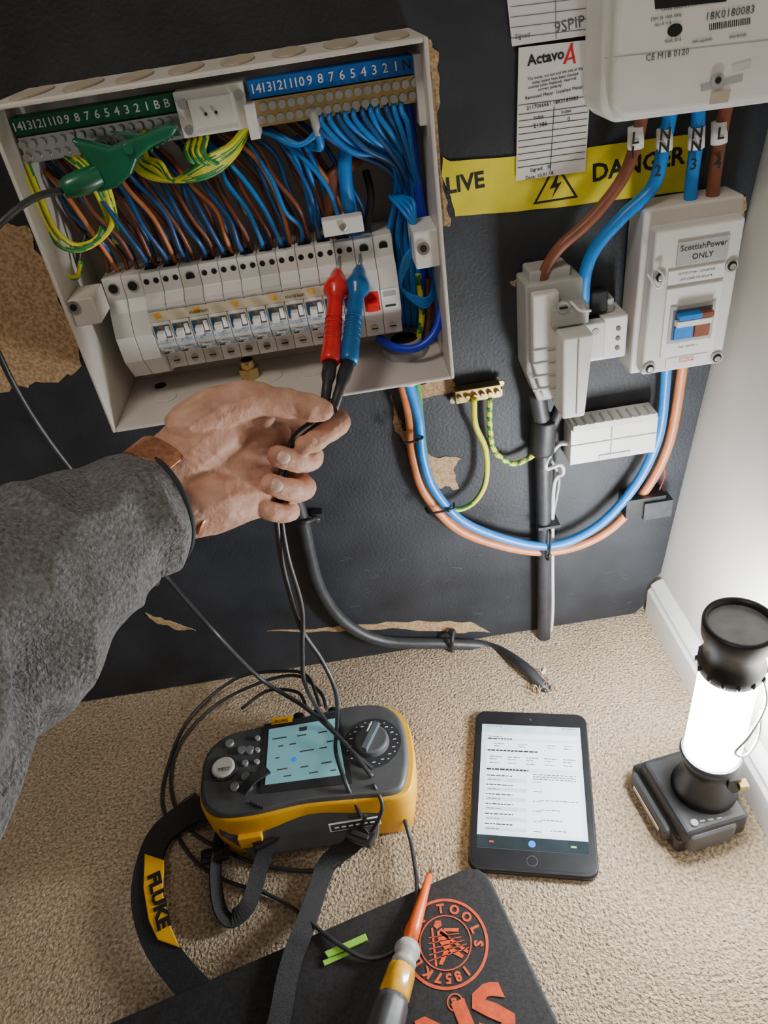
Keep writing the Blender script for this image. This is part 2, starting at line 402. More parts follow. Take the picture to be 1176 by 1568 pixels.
for k in range(11):
    o=k*6; yg([(190+o*.5,222-o*.4),(196+o*.45+U(-3,3),240),(222+o*.4,268-k*1.8),(268,277-o*.35+k*2),(318,270-o*.5),(352,246-o*.4),(374,214-o*.3),(380,190)],[.078,.084,.088+U(-.005,.003),.086,.080,.070,.05,.03])
yg([(30,250),(46,290),(70,345),(95,378),(125,382),(155,366),(172,340),(164,300),(148,270)],[.084,.088,.085,.08,.07,.065,.065,.07,.07])
yg([(42,250),(62,300),(84,350),(115,375),(148,365),(160,330),(150,290)],[.084,.085,.08,.07,.06,.055,.06])
yg([(22,250),(36,290),(58,345),(76,392),(98,418),(118,424),(124,400)],[.084,.09,.09,.088,.08,.07,.06])
yg([(14,250),(30,292),(50,342),(66,384),(84,415),(104,430)],[.084,.094,.096,.094,.09,.08])
for k in range(5): yg([(100+k*9,238),(128+k*7,262),(150+k*5,300),(165+k*3,335),(172+k*2,372)],[.078,.08,.07,.055,.045])
for k in range(4): yg([(290+k*9,215-k*2),(285+k*9,235),(300+k*10,250),(330+k*8,240)],[.07,.085,.08,.05])
b.tube([W(x,y,.05) for x,y in [(130,350),(122,385),(118,410),(108,440)]],.0022,'rub')
b.done()
b=B('neutral_wires',cu)
for k in range(12):
    px=482+k*12; py=172-k*2.2
    ex=600+k*3.6
    b.tube([W(px,py,.076),W(px+3+U(-2,2),py+22,.084),W(px+(ex-px)*.42,py+60-k+U(-5,5),.080+U(-.006,.006)),W(ex-6,250+U(-12,12),.066+U(-.006,.004)),W(ex+4+U(-5,5),300,.05),W(ex+U(-8,8),360,.04),W(606+k*3.4,430,.035),W(612+k*3,500,.03)],.0023,'blue' if k%3 else 'dblue',n=10)
for k in range(5):
    b.tube([W(395+k*14,200-k*3,.04),W(420+k*10,208,.07),W(455+k*6,222-k,.078),W(485,205-k*5,.08),W(489,185,.08)] if k<2 else
           [W(400+k*14,210,.045),W(425+k*12,235,.068),W(440+k*14,290,.06),W(455+k*12,345,.04)],.0021,'blue',n=10)
for k in range(4):
    b.tube([W(596+k*6,300,.055),W(622+k*4,330-k*6,.075),W(640-k*3,362,.08),W(618+k*3,400,.07),W(614,440,.06),W(650,470-k*4,.06),W(668-k*2,440,.05),W(655,400,.03)],.0019,'blue',n=8)
b.tube([W(622,150,.07),W(632,220,.062),W(645,320,.05),W(664,390,.045),W(676,450,.06),W(668,505,.075),W(640,532,.08),W(605,532,.07),W(580,518,.05)],.0042,'royal',n=12)
b.tube([W(612,160,.06),W(622,230,.055),W(634,330,.04),W(648,420,.035),W(652,480,.03),W(645,530,.03)],.0042,'royal',n=12)
b.tube([W(640,420,.05),W(646,480,.05),W(640,525,.045)],.003,'yel',m2='grn')
b.tube([W(656,425,.045),W(656,480,.045),W(650,520,.04)],.003,'brown')
b.done()
b=B('main_tails',cu)
b.tube([W(560,165,.03),W(535,205,.055),W(528,250,.065),W(532,300,.062),W(540,340,.05),W(545,375,.03)],.0062,'blue',n=16)
b.tube([W(560,230,.03),W(535,252,.05),W(512,268,.06),W(507,305,.06),W(508,340,.05),W(512,375,.03)],.0062,'brown',n=16)
b.tube([W(560,262,.04),W(568,300,.05),W(562,350,.045)],.0035,'rub')
b.tube([W(476,160,.075),W(482,185,.085),W(487,205,.08)],.0035,'grey')
b.tube([W(487,205,.08),W(490,225,.075),W(470,222,.06),W(440,212,.04)],.0035,'blue')
b.done()
b=B('cable_glands',cu,bevel=.0006)
p=W(383,572,.045); b.cyl((p.x,p.y,Z0+.003),(p.x,p.y,Z0+.016),.011,'brass',n=6); b.cyl((p.x,p.y,Z0+.014),(p.x,p.y,Z0+.024),.008,'brass'); b.cyl((p.x,p.y,Z0+.024),(p.x,p.y,Z0+.0245),.006,'dark')
gx,gy=.048,-.045
b.cyl((gx,gy,Z0+.003),(gx,gy,Z0+.012),.023,'grey',n=8); b.cyl((gx,gy,Z0+.010),(gx,gy,Z0+.020),.017,'grey'); b.cyl((gx,gy,Z0+.0198),(gx,gy,Z0+.0203),.014,'dark')
b.cyl((gx,gy,Z0),(gx,gy,Z0-.014),.0165,'white',n=24); b.cyl((gx,gy,Z0-.006),(gx,gy,Z0-.026),.019,'white',n=8)
b.done()

# ---------------- tails from the unit to the isolator ----------------
gt=group('meter_tail_cables',W(840,800,.02))
b=B('tails',gt)
pth=[(628,640),(633,700),(655,762),(715,818),(830,845),(920,820),(985,755),(1024,680),(1044,570)]
b.tube([Vector((.040,-.045,Z0-.02))]+[W(x,y,.016) for x,y in pth]+[Vector((.352,-.025,.425))],.0058,'tan',n=14,sub=10)
b.tube([Vector((.046,-.05,Z0-.02))]+[W(x,y,.022) for x,y in [(641,640),(647,700),(668,755),(722,806),(830,836),(905,812),(968,750),(1008,670),(1020,570)]]+[Vector((.333,-.025,.425))],.0058,'blue',n=14,sub=10)
b.tube([Vector((.043,-.038,Z0-.02))]+[W(x,y,.010) for x,y in [(628,640),(636,700),(654,755),(690,793)]]+[W(740,815,.008)],.0056,'tan',n=14)
b.done()
b=B('cable_ties',gt)
for (x,y),w in [((632,676),17),((676,783),22),((842,838),20)]:
    a=W(x-w,y+(4 if x!=842 else 14),.03) if x!=842 else W(x+2,y-24,.03); c=W(x+w,y-4,.03) if x!=842 else W(x-2,y+24,.03)
    d=(c-a)/2; mid=(a+c)/2; mid.y=-.018
    b.tube([mid+d,mid+d*.8+Vector((0,-.011,0)),mid+Vector((0,-.0125,0)),mid-d*.8+Vector((0,-.011,0)),mid-d],.0016,'black',n=6)
    b.ball(mid+d*.5+Vector((0,-.012,0)),.003,'black')
b.done()
b=B('cable_clip',gt,bevel=.001)
p=W(985,765,.012); b.box(p.x-.028,p.x+.022,p.y-.016,p.y+.012,p.z-.014,p.z+.014,'black'); b.box(p.x-.006,p.x+.03,p.y-.020,p.y,p.z-.018,p.z+.008,'cab')
b.tube([W(1010,750,.03),W(1018,725,.02),W(1010,700,.01)],.0008,'red',n=6)
b.done()
ge=group('earth_terminal_block',W(730,598,.01))
b=B('brass_block',ge,bevel=.0008)
p=W(730,598,.008); b.box(p.x-.026,p.x+.026,-.016,-.002,p.z-.009,p.z+.007,'brass')
b.box(p.x-.030,p.x+.030,-.006,-.0005,p.z-.013,p.z-.004,'brass')
for k in range(6): b.cyl((p.x-.021+k*.0085,-.016,p.z-.001),(p.x-.021+k*.0085,-.020,p.z-.001),.003,'brass',n=10)
b.cyl((p.x-.028,-.006,p.z-.008),(p.x-.028,-.009,p.z-.008),.004,'steel'); b.cyl((p.x+.028,-.008,p.z+.005),(p.x+.028,-.01,p.z+.005),.004,'brass')
b.done()
b=B('earth_cables',ge)
b.tube([Vector((.056,-.045,Z0-.02))]+[W(x,y,.02) for x,y in [(645,640),(650,690),(660,740),(690,778),(722,772),(743,740),(744,690),(728,650),(726,610)]],.0034,'yel',n=12,sub=10,m2='grn',pitch=.6)
b.tube([W(x,y,.014) for x,y in [(750,608),(750,650),(757,690),(785,710),(812,700),(822,690)]],.0034,'yel',n=12,sub=12,m2='grn',pitch=.012)
b.done()

# ---------------- cut-out / service head ----------------
gs=group('service_cutout',(.2,-.04,.47))
b=B('housing',gs,bevel=.0025,seg=3)
b.prism([(.174,-.001,.536),(.174,-.001,.440),(.186,-.001,.404),(.226,-.001,.404),(.232,-.001,.44),(.232,-.001,.536)],(0,-.042,0),'grey')
b.prism([(.178,-.043,.530),(.178,-.043,.455),(.188,-.043,.415),(.205,-.043,.41),(.205,-.043,.53)],(0,-.012,0),'offw')
b.prism([(.201,-.040,.492),(.202,-.040,.400),(.226,-.040,.400),(.232,-.040,.492)],(0,-.042,0),'offw')
b.box(.196,.234,-.060,-.040,.494,.514,'grey'); b.box(.180,.222,-.035,-.004,.53,.546,'grey')
b.box(.233,.282,-.040,-.001,.440,.488,'white'); b.box(.238,.270,-.030,-.001,.488,.504,'grey'); b.box(.233,.256,-.048,-.001,.446,.488,'offw')
b.box(.244,.262,-.034,-.026,.49,.515,'dark')
b.done()
b=B('ribs_and_screws',gs,bevel=.0008)
for z in (.425,.44,.455,.47): b.box(.177,.203,-.0565,-.054,z,z+.002,'grey')
b.box(.216,.2175,-.0835,-.081,.405,.488,'grey')
for z in (.452,.463,.474): b.cyl((.272,-.040,z),(.272,-.0412,z),.0025,'inkg')
b.cyl((.245,-.0482,.478),(.245,-.049,.478),.0035,'grey'); p=W(862,470,.06); b.cyl((p.x,-.058,p.z),(p.x,-.062,p.z),.006,'grey'); b.box(p.x-.004,p.x+.004,-.064,-.061,p.z-.001,p.z+.001,'dark')
b.tube([(.214,-.06,.520),(.222,-.066,.512),(.235,-.06,.507)],.0015,'white',n=6)
b.done()
gm=group('service_cable',W(833,800,.015))
b=B('sheathed_cable',gm)
b.tube([W(822,600,.03),W(826,625,.026),W(832,655,.022)],.010,'cab',n=14); b.tube([W(858,622,.03),W(850,640,.026),W(838,665,.022)],.007,'rub',n=14)
b.tube([W(834,640,.022),W(832,662,.020),W(830,690,.016)],.0145,'rub',n=18)
b.tube([W(831,680,.016),W(832,760,.014),W(833,850,.014),W(833,920,.014),W(832,985,.014),W(832,1010,.014)],.0096,'cab',n=18)
b.box(W(833,790,0).x-.014,W(833,790,0).x+.014,-.026,-.002,W(833,790,0).z-.002,W(833,790,0).z+.002,'rub')
b.done()
b=B('white_leads',gm)
b.tube([W(872,680,.02),W(855,682,.018),W(838,705,.022),W(838,718,.024),W(858,712,.024),W(862,725,.02),W(848,745,.014),W(846,850,.01),W(846,940,.008),W(840,990,.01),G(832,1030,.004)],.0024,'white',n=8)
b.tube([W(872,676,.015),W(850,680,.014),W(843,700,.014),W(856,735,.012),W(846,800,.006),W(842,900,.006),W(842,960,.006)],.0018,'grey',n=8)
b.done()
gh=group('connector_box',(.278,-.016,.33))
b=B('cover',gh,bevel=.0015)
b.box(.228,.330,-.030,-.001,.304,.352,'white')
b.box(.230,.328,-.032,-.004,.350,.358,'offw')
for k in range(9): b.box(.234+k*.0105,.2365+k*.0105,-.0325,-.012,.3575,.3595,'grey')
b.box(.228,.330,-.0308,-.03,.330,.3315,'grey'); b.box(.262,.300,-.0315,-.03,.306,.312,'offw'); b.box(.2755,.277,-.0312,-.03,.305,.35,'grey')
b.done()

# ---------------- isolator ----------------
gi=group('isolator_switch',(.338,-.03,.5))
b=B('case',gi,bevel=.003,seg=3)
b.prism([(.288,-.001,.418),(.290,-.001,.590),(.387,-.001,.590),(.385,-.001,.418)],(0,-.040,0),'case')
b.prism([(.294,-.040,.424),(.296,-.040,.575),(.382,-.040,.575),(.380,-.040,.424)],(0,-.018,0),'offw')
b.done()
b=B('front_details',gi,bevel=.0005)
b.box(.318,.368,-.0598,-.058,.538,.561,'grey')
b.box(.311,.367,-.061,-.058,.442,.516,'white'); b.box(.316,.362,-.0625,-.06,.458,.498,'grey'); b.box(.319,.359,-.063,-.062,.462,.494,'inkg')
b.box(.321,.340,-.066,-.062,.463,.476,'blue'); b.box(.342,.357,-.066,-.062,.463,.476,'brown'); b.box(.321,.357,-.070,-.062,.478,.484,'white'); b.box(.322,.345,-.072,-.06,.486,.491,'blue'); b.box(.345,.357,-.072,-.06,.486,.491,'brown')
b.box(.318,.362,-.0595,-.058,.428,.440,'paper'); b.box(.311,.367,-.0600,-.058,.520,.534,'paper')
for x,z in [(.303,.530),(.374,.530),(.301,.432),(.373,.432)]:
    b.cyl((x,-.058,z),(x,-.060,z),.0065,'grey'); b.cyl((x,-.060,z),(x,-.061,z),.0045,'dark'); b.cyl((x,-.060,z),(x,-.0625,z),.003,'steel')
b.tube([(.298,-.062,.54),(.303,-.068,.533),(.299,-.066,.522),(.29,-.06,.535)],.0012,'white',n=6)
b.done()
text('label_text','ScottishPower',.0078,(.343,-.0602,.5545),'ink',gi); text('label_text','ONLY',.0078,(.343,-.0602,.545),'ink',gi)
text('label_text','CUTOUT No 1 ISOLATOR',.0032,(.339,-.0602,.530),'inkg',gi); text('label_text','SWITCHED TO ISOLATE',.003,(.339,-.0602,.524),'inkg',gi)
text('label_text','DOMESTIC\nISOLATOR',.0034,(.340,-.0597,.436),'inkr',gi); text('label_text','100A  230/400 11',.003,(.339,-.0612,.452),'inkg',gi)

# ---------------- meter ----------------
ge2=group('electricity_meter',(.32,-.035,.77))
mxl,mxr,mz=.238,.404,.672
b=B('case',ge2,bevel=.006,seg=4)
b.prism([(mxl,-.003,mz+.012),(mxl+.012,-.003,mz),(mxr,-.003,mz-.004),(mxr,-.003,.93),(mxl,-.003,.93)],(0,-.052,0),'white')
b.prism([(mxl+.004,-.055,mz+.016),(mxl+.014,-.055,mz+.005),(mxr-.002,-.055,mz+.001),(mxr-.002,-.055,.92),(mxl+.004,-.055,.92)],(0,-.016,0),'white')
b.done()
b=B('front_details',ge2,bevel=.0005)
def wpoly(bb,pts,d,th,m): bb.prism([W(x,y,d) for x,y in pts],(0,-th,0),m)
wpoly(b,[(1000,-20),(1110,-30),(1112,2),(1003,14)],.071,.0008,'dark')
n=20; c=W(1033,46,.071); b.prism([(c.x+.006*math.cos(k*2*math.pi/n),c.y,c.z+.0045*math.sin(k*2*math.pi/n)) for k in range(n)],(0,-.001,0),'dark')
for k in range(22):
    x=1086+k*2.9; wpoly(b,[(x,36-k*.45),(x+random.uniform(.8,2),36-k*.45),(x+1.5,46-k*.45),(x,47-k*.45)],.071,.0004,'ink')
wpoly(b,[(1072,130),(1138,113),(1136,124),(1074,140)],.071,.0006,'grey')
c=W(1097,122,.071); b.cyl(c,c+Vector((0,-.003,0)),.0055,'grey'); b.cyl(c+Vector((0,-.003,0)),c+Vector((0,-.004,0)),.0025,'dark')
wpoly(b,[(1088,142),(1118,136),(1114,156),(1086,160)],.071,.0012,'knock'); wpoly(b,[(1120,100),(1150,92),(1148,102),(1120,110)],.071,.0008,'offw')
wpoly(b,[(925,88),(1176,60),(1176,62),(925,90)],.071,.0003,'grey')
b.done()
for s,x,y,sz in [('18K0180083',1118,20,.0078),('Landis electric E470',1040,10,.0035),('230V 20-100A 50Hz',1020,26,.003),('YEAR 2018',1030,62,.003),('CE M18 0120',1022,84,.0065),('1000 imp/kWh',1075,62,.0028),('class A or B',1015,36,.0028),('SA01809283',1130,55,.0028)]:
    text('meter_text',s,sz,W(x,y,.0716),'inkg',ge2)
b=B('meter_tails',ge2)
def tl(pts,ds,r,m): b.tube([W(x,y,d) for (x,y),d in zip(pts,ds)],r,m,n=16,sub=10)
tl([(985,165),(975,215),(952,275),(905,335),(858,378),(836,412),(828,440)],[.03,.03,.03,.032,.034,.032,.03],.0058,'brown')
tl([(1028,165),(1018,215),(1000,285),(955,330),(915,375),(897,415),(893,462)],[.03,.03,.03,.032,.032,.034,.03],.0064,'blue')
tl([(1070,165),(1067,215),(1060,270),(1054,335)],[.03,.03,.028,.028],.0062,'blue')
tl([(1112,160),(1102,215),(1094,270),(1088,332)],[.03,.03,.028,.028],.0062,'brown')
b.done()
b=B('wire_tags',ge2)
for (x,y) in [(974,213),(1018,216),(1067,213),(1102,205)]:
    a=W(x,y-19,.03); c=W(x-1,y+14,.03); b.cyl(a,c,.0073,'paper',n=16)
b.done()
for s,x,y in [('L',973,212),('1',969,234),('N',1019,206),('N',1017,226),('2',1007,262),('N',1068,204),('N',1066,224),('3',1062,252),('L',1104,205),('4',1099,250)]:
    text('tag_text',s,.014,W(x,y,.0382),'ink',ge2,off=.0003)

# warning tape
gw=group('warning_tape',W(860,280,.001))
b=B('tape_band',gw)
b.prism([W(x,y,.0009) for x,y in jag([(678,240),(690,247),(800,238),(900,226),(1000,212),(1060,205),(1056,292),(950,305),(850,318),(760,326),(697,331),(690,300),(676,270)],1.2,3)],(0,-.0006,0),'tape')
b.done()
text('tape_text','LIVE',.0205,W(712,281,.0017),'ink',gw,xd=(1,0,.03),off=.0006); text('tape_text','DANGER LI',.0225,W(995,249,.0017),'ink',gw,xd=(1,0,.04),off=.0006)
b=B('hazard_triangle',gw)
def tri(s,m,d): 
    c=W(851,288,d); return [Vector((c.x+s*math.sin(k*2*math.pi/3),-d,c.z+s*math.cos(k*2*math.pi/3)*.92)) for k in range(3)]
b.prism(tri(.026,'ink',.0016),(0,-.0002,0),'ink'); b.prism(tri(.0215,'tape',.0019),(0,-.0002,0),'tape')
c=W(851,288,.0022); b.prism([c+Vector(v) for v in [(.003,0,.016),(-.006,0,.0),(0,0,.001),(-.004,0,-.009),(.006,0,.005),(.001,0,.004)]],(0,-.0002,0),'ink')
b.done()
# paper labels
gp=group('meter_record_label',W(850,165,.004))
b=B('paper_sheet',gp); q=[(794,73),(909,60),(896,262),(790,277)]
b.prism([W(x,y,.004) for x,y in q],(0,-.0004,0),'paper')
for t in [.43,.50,.55,.60,.65,.70,.75,.80,.85,.90]:
    a=(794-4*t+2,73+204*t); c=(909-13*t-2,60+202*t); wpoly(b,[a,c,(c[0],c[1]+1),(a[0],a[1]+1)],.0046,.0001,'ink')
wpoly(b,[(848,162),(849,162),(843,262),(842,262)],.0046,.0001,'ink')
b.done()
text('label_heading','Actavo',.0115,W(836,88,.0047),'ink',gp,xd=(1,0,.04),ext=.00015,off=.0003)
b=B('logo',gp); 
for q in [[(862,98),(874,66),(878,66),(866,98)],[(876,66),(882,97),(878,97),(873,72)],[(866,90),(880,86),(880,89),(866,93)]]: wpoly(b,q,.0046,.0002,'inkr')
b.done()
for s,x,y,sz in [('The meter, cut out and the side of the',850,113,.0032),('meter below have been checked',850,120,.0032),('installed (when Replaced). Approval:',846,127,.0030),('correct polarity',842,134,.0034),
                 ('Removed Meter  Installed Meter',848,142,.0040),('2117066661 18K0180083',846,158,.0046),('Index              Index',846,175,.0042),('21386             0',845,188,.0052),('Signed:   SF',828,258,.0045),('Date: 10.01.18',826,269,.0046)]:
    text('label_text',s,sz,W(x,y,.0047),'ink',gp,xd=(1,0,.04))
gp2=group('handwritten_label',W(850,20,.004))
b=B('paper_sheet',gp2); b.prism([W(x,y,.003) for x,y in [(770,-60),(922,-80),(914,52),(784,71)]],(0,-.0004,0),'paper')
for k in range(4): wpoly(b,[(782,10+k*16),(914,-6+k*16),(914,-5+k*16),(782,11+k*16)],.0036,.0001,'inkg')
wpoly(b,[(850,0),(851,0),(852,60),(851,60)],.0036,.0001,'inkg')
b.done(); text('scribble','9SPIP',.012,W(872,38,.0037),'inkg',gp2,xd=(1,0,.1))
text('scribble','Signed',.005,W(800,55,.0037),'inkg',gp2)

# black floor cable
gc=group('floor_cable',W(520,930,.02))
b=B('sheathed_cable',gc)
b.tube([W(445,740,.02),W(462,790,.016),W(475,850,.014),(W(492,905,.014)),W(530,955,.013),W(590,982,.012),W(690,986,.012),W(752,992,.014),G(800,1020,.010),G(826,1046,.004),G(842,1062,-.008)],.0080,'cab',n=16,sub=10)
p=W(692,968,.01); b.ball(p,.006,'rub'); b.tube([W(694,966,.012),W(692,985,.024),W(692,1000,.012)],.0028,'rub')
p=W(487,792,.01); b.box(p.x-.008,p.x+.006,-.012,-.001,p.z-.006,p.z+.006,'rub'); b.cyl(p+Vector((0,-.004,0)),p+Vector((0,-.008,0)),.0025,'steel')
b.tube([W(450,798,.012),W(466,800,.027),W(486,793,.012)],.0028,'rub')
b.done()
b=B('carpet_tear',gc)
for k in range(50):
    p=G(830+random.gauss(0,12),1052+random.gauss(0,9),.001); b.tube([p,p+Vector((random.uniform(-.006,.006),random.uniform(-.006,.006),.004+.006*random.random()))],.0007,'chip' if k%2 else 'cream',n=5)
b.done()

# ---------------- test probes + clip ----------------
gr=group('red_test_probe',W(512,490,.11)); gbp=group('blue_test_probe',W(540,490,.11))
def probe(g,tip,hilt,end,boot,m):
    b=B('probe_body',g)
    ax=(end-hilt).normalized(); L=(end-hilt).length
    b.cyl(tip,hilt,.0016,'steel',n=10)
    pr=[(-.012,.0035),(-.006,.006),(0,.0072),(.004,.0095),(.010,.0115),(.015,.0115),(.019,.0080),(.026,.0072),(L*.5,.0072),(L*.8,.0078),(L-.006,.0086),(L,.0088),(L+.003,.007)]
    b.prof([(hilt+ax*t,r) for t,r in pr],m,n=24)
    for k in range(5): b.prof([(hilt+ax*(L*.5+k*.006),.0079),(hilt+ax*(L*.5+k*.006+.002),.0079)],m,n=20)
    b.prof([(end,.006),(end+(boot-end)*.35,.0062),(end+(boot-end)*.5,.0045),(boot,.004)],'rub',n=16)
    b.done()
r_end=W(506,552,.155); b_end=W(534,552,.150); r_boot=W(497,622,.195); b_boot=W(510,628,.200)
probe(gr,W(520,392,.058),W(516,428,.074),r_end,r_boot,'red')
probe(gbp,W(552,388,.058),W(549,424,.074),b_end,b_boot,'probeb')
gk=group('green_crocodile_clip',W(190,240,.11))
b=B('clip_jaws',gk,bevel=.003,seg=3)
b.prism([W(x,y,.098) for x,y in [(112,208),(140,214),(172,222),(215,205),(262,186),(276,192),(268,204),(235,222),(214,240),(206,262),(184,282),(156,290),(142,280),(146,252),(132,232)]],(0,-.014,0),'greenp')
b.done()
b=B('clip_details',gk,bevel=.0006)
b.prism([W(x,y,.092) for x,y in [(170,200),(225,215),(280,205),(275,198),(235,205)]],(0,-.008,0),'greenp')
for k in range(5): 
    p=W(232+k*8,222-k*5,.098); b.cyl(p,p+Vector((0,-.006,-.003)),.0016,'greenp',n=6)
b.cyl(W(196,228,.112),W(196,228,.115),.004,'greenp'); b.prof([(W(152,268,.107),.0085),(W(125,280,.112),.0095),(W(106,287,.118),.0085),(W(95,292,.12),.006)],'greenp')
b.done()

# ---------------- hand, sleeve ----------------
gh2=group('hand_and_sleeved_forearm',T(240,770,.505))
b=B('hand',gh2)
def chain(js):
    for (p,r),(q,s) in zip(js,js[1:]):
        L=(q-p).length; n=max(2,int(L/(min(r,s)*.22)))
        for k in range(n+1):
            t=k/n; b.ball(p.lerp(q,t),r+(s-r)*t,'skin')
def J(*a): return [(T(x,y,t),r) for x,y,t,r in a]
chain(J((150,820,.475,.024),(228,742,.502,.024),(262,712,.512,.0255),(305,676,.520,.0275),(350,645,.533,.0225),(395,632,.545,.0155)))
chain(J((185,860,.48,.024),(262,788,.507,.0235),(325,772,.522,.0255),(378,762,.543,.0205),(412,760,.575,.0125)))
chain(J((205,800,.495,.025),(250,765,.514,.025),(320,722,.540,.024),(380,700,.562,.020)))
chain(J((285,742,.519,.020),(340,712,.533,.019),(385,700,.549,.017),(412,700,.560,.014)))   # centre of the palm
chain(J((345,712,.535,.018),(395,672,.552,.015),(425,665,.567,.012)))
chain(J((345,735,.535,.020),(395,740,.550,.016)))
chain(J((268,742,.500,.009),(225,778,.487,.009)))   # tendon ridge
for x,y,t in [(440,655,.592),(442,690,.598),(428,725,.598)]: chain(J((320,720,.556,.018),(x,y,t,.0125)))
chain(J((288,652,.508,.0185),(330,626,.512,.0185),(375,613,.519,.0162),(395,611,.522,.0146),(415,615,.524,.0128),(440,618,.527,.0130),(455,620,.528,.0116),(475,624,.529,.0120),(488,627,.531,.0104),(495,629,.531,.009)))
chain(J((440,655,.592,.0125),(485,650,.585,.0108),(515,643,.575,.0108),(520,648,.565,.0103),(502,662,.550,.0095),(478,677,.541,.0094),(466,682,.538,.0084)))
chain(J((442,690,.598,.0125),(470,693,.582,.0112),(477,700,.568,.0114),(470,706,.556,.0104),(450,705,.543,.0100),(430,700,.535,.0096),(424,698,.533,.0086)))
chain(J((428,725,.598,.0125),(458,740,.580,.0110),(466,747,.566,.0112),(457,752,.554,.0102),(436,749,.541,.0099),(420,743,.534,.0094),(414,741,.532,.0084)))
chain(J((408,757,.590,.012),(436,776,.572,.0095),(443,782,.56,.0096),(434,786,.550,.0089),(415,783,.541,.0086),(404,777,.537,.0076)))
o=b.done(recalc=False)
m=o.modifiers.new('remesh','REMESH'); m.mode='VOXEL'; m.voxel_size=.00105; m.use_smooth_shade=True
m=o.modifiers.new('smooth','SMOOTH'); m.factor=.5; m.iterations=4
tx=bpy.data.textures.new('skin_relief','CLOUDS'); tx.noise_scale=.012; tx.noise_depth=2
m=o.modifiers.new('relief','DISPLACE'); m.texture=tx; m.strength=.0022; m.mid_level=.5; m.texture_coords='LOCAL'
b=B('nails',gh2)
def nail(x,y,t,r,dirx):
    c=T(x,y,t); n=(CAM-c).normalized(); d=dirx.normalized(); d=(d-n*d.dot(n)).normalized(); s=n.cross(d)
    R=Matrix((d,s,n)).transposed()
    b.ball(c+n*r*.62,1,'nail',sc=(r*.72,r*.60,r*.44),rot=R,sub=3)
nail(432,700,.535,.0096,T(424,698,.533)-T(448,705,.543)); nail(421,743,.534,.0094,T(414,740,.532)-T(436,748,.541))
nail(476,678,.541,.0092,T(466,682,.538)-T(500,664,.55)); 
b.done(recalc=False)
# copper cuff bangle
b=B('copper_bangle',gh2,bevel=.0006)
c=T(258,748,.508); a=(T(320,700,.538)-T(200,800,.492)).normalized(); n=(CAM-c); n=(n-a*n.dot(a)).normalized(); s=a.cross(n)
low=(T(290,800,.51)-c); sg=1 if s.dot(low)>0 else -1; s=s*sg
rings=[]
for k in range(61):
    th=rad(58+(360-72)*k/60); w=.0115
    if k in (0,60): w=.007
    if k in (1,59): w=.010
    e=n*math.cos(th)*.0330+s*math.sin(th)*.0405; en=e.normalized()
    rings.append([c+e-a*w,c+e+en*.002-a*w,c+e+en*.002+a*w,c+e+a*w])
b.loft(rings,'copper',sm=False)
b.done()
# sleeve
ax=[(T(238,778,.503),.0455),(T(203,792,.490),.0480),(T(163,805,.475),.0510),(T(108,850,.455),.0545),(T(46,905,.435),.0590),(T(-26,970,.41),.063),(T(-118,1060,.375),.067),(T(-240,1190,.32),.076),(Vector((-.33,-.72,.50)),.085)]
C=catmull([p for p,_ in ax],14); RR=[x.x for x in catmull([Vector((r,0,0)) for _,r in ax],14)]
rings=[]; n=110; prev=None
for k,p in enumerate(C):
    t=(C[min(k+1,len(C)-1)]-C[max(k-1,0)]).normalized()
    if prev is None: prev=t.cross(Vector((0,0,1))).normalized()
    u=(prev-t*prev.dot(t)).normalized(); prev=u; v=t.cross(u)
    ring=[]
    for j in range(n):
        an=2*math.pi*j/n; e=u*math.cos(an)+v*math.sin(an)
        q=p+e*RR[k]
        fade=min(1,k/10)
        w=noise.noise(q*14+Vector((3,1,0)))*.008+ (1-abs(noise.noise(Vector((q.x*18+q.y*11,q.y*9,q.z*22)))*2.6))*.009
        w+=noise.noise(q*110)*.0009+noise.noise(q*260)*.0006
        ring.append(q+e*(w*fade-.002))
    rings.append(ring)
b=B('sleeve',gh2); b.loft(rings,'fleece',cap=False); o=b.done()
m=o.modifiers.new('solid','SOLIDIFY'); m.thickness=.004; m.offset=-1
m=o.modifiers.new('sub','SUBSURF'); m.levels=1; m.render_levels=1
b=B('sleeve_hem',gh2); R=rings[0]+[rings[0][0]]; b.tube(R[::3]+[R[0],R[3]],.0024,'hem',n=8,sub=3); b.done()

# ---------------- test leads ----------------
gl=group('test_leads',W(460,900,.15))
b=B('leads',gl)
def lead(pts,r=.0023,m='lead'): b.tube(pts,r,m,n=10,sub=10)
lead([r_boot,T(478,645,.555),T(448,672,.556),T(432,720,.560),T(424,775,.560),T(426,820,.57),T(436,880,.60),T(460,960,.64),T(492,1010,.67),T(514,1060,.69),G(516,1110,.10),G(514,1150,.093),G(530,1200,.095),G(552,1250,.05),G(560,1290,.004)],.0024)
lead([b_boot,T(486,650,.56),T(454,680,.56),T(438,725,.563),T(430,778,.563),T(440,850,.58),T(462,930,.62),T(463,1000,.66),T(468,1050,.69),G(500,1105,.10),G(545,1155,.095),G(598,1205,.07),G(624,1270,.02),G(636,1330,.020),G(638,1365,.027),G(630,1420,.027),G(604,1455,.027),G(560,1467,.027),G(510,1440,.027),G(470,1408,.020),G(440,1385,.006),G(400,1365,.004),G(350,1350,.004),G(300,1320,.004),G(268,1270,.004),G(275,1235,.004),G(300,1215,.006)])
cl=W(95,292,.12)
lead([cl,W(60,300,.14),W(20,325,.16),W(-20,370,.17),W(-40,450,.15),W(-5,535,.13),W(30,605,.12),W(75,675,.11),W(130,745,.10),W(200,825,.10),W(262,892,.11),W(330,970,.15),G(400,1040,.13),G(470,1085,.11),G(530,1140,.10),G(570,1190,.09)],.0027)
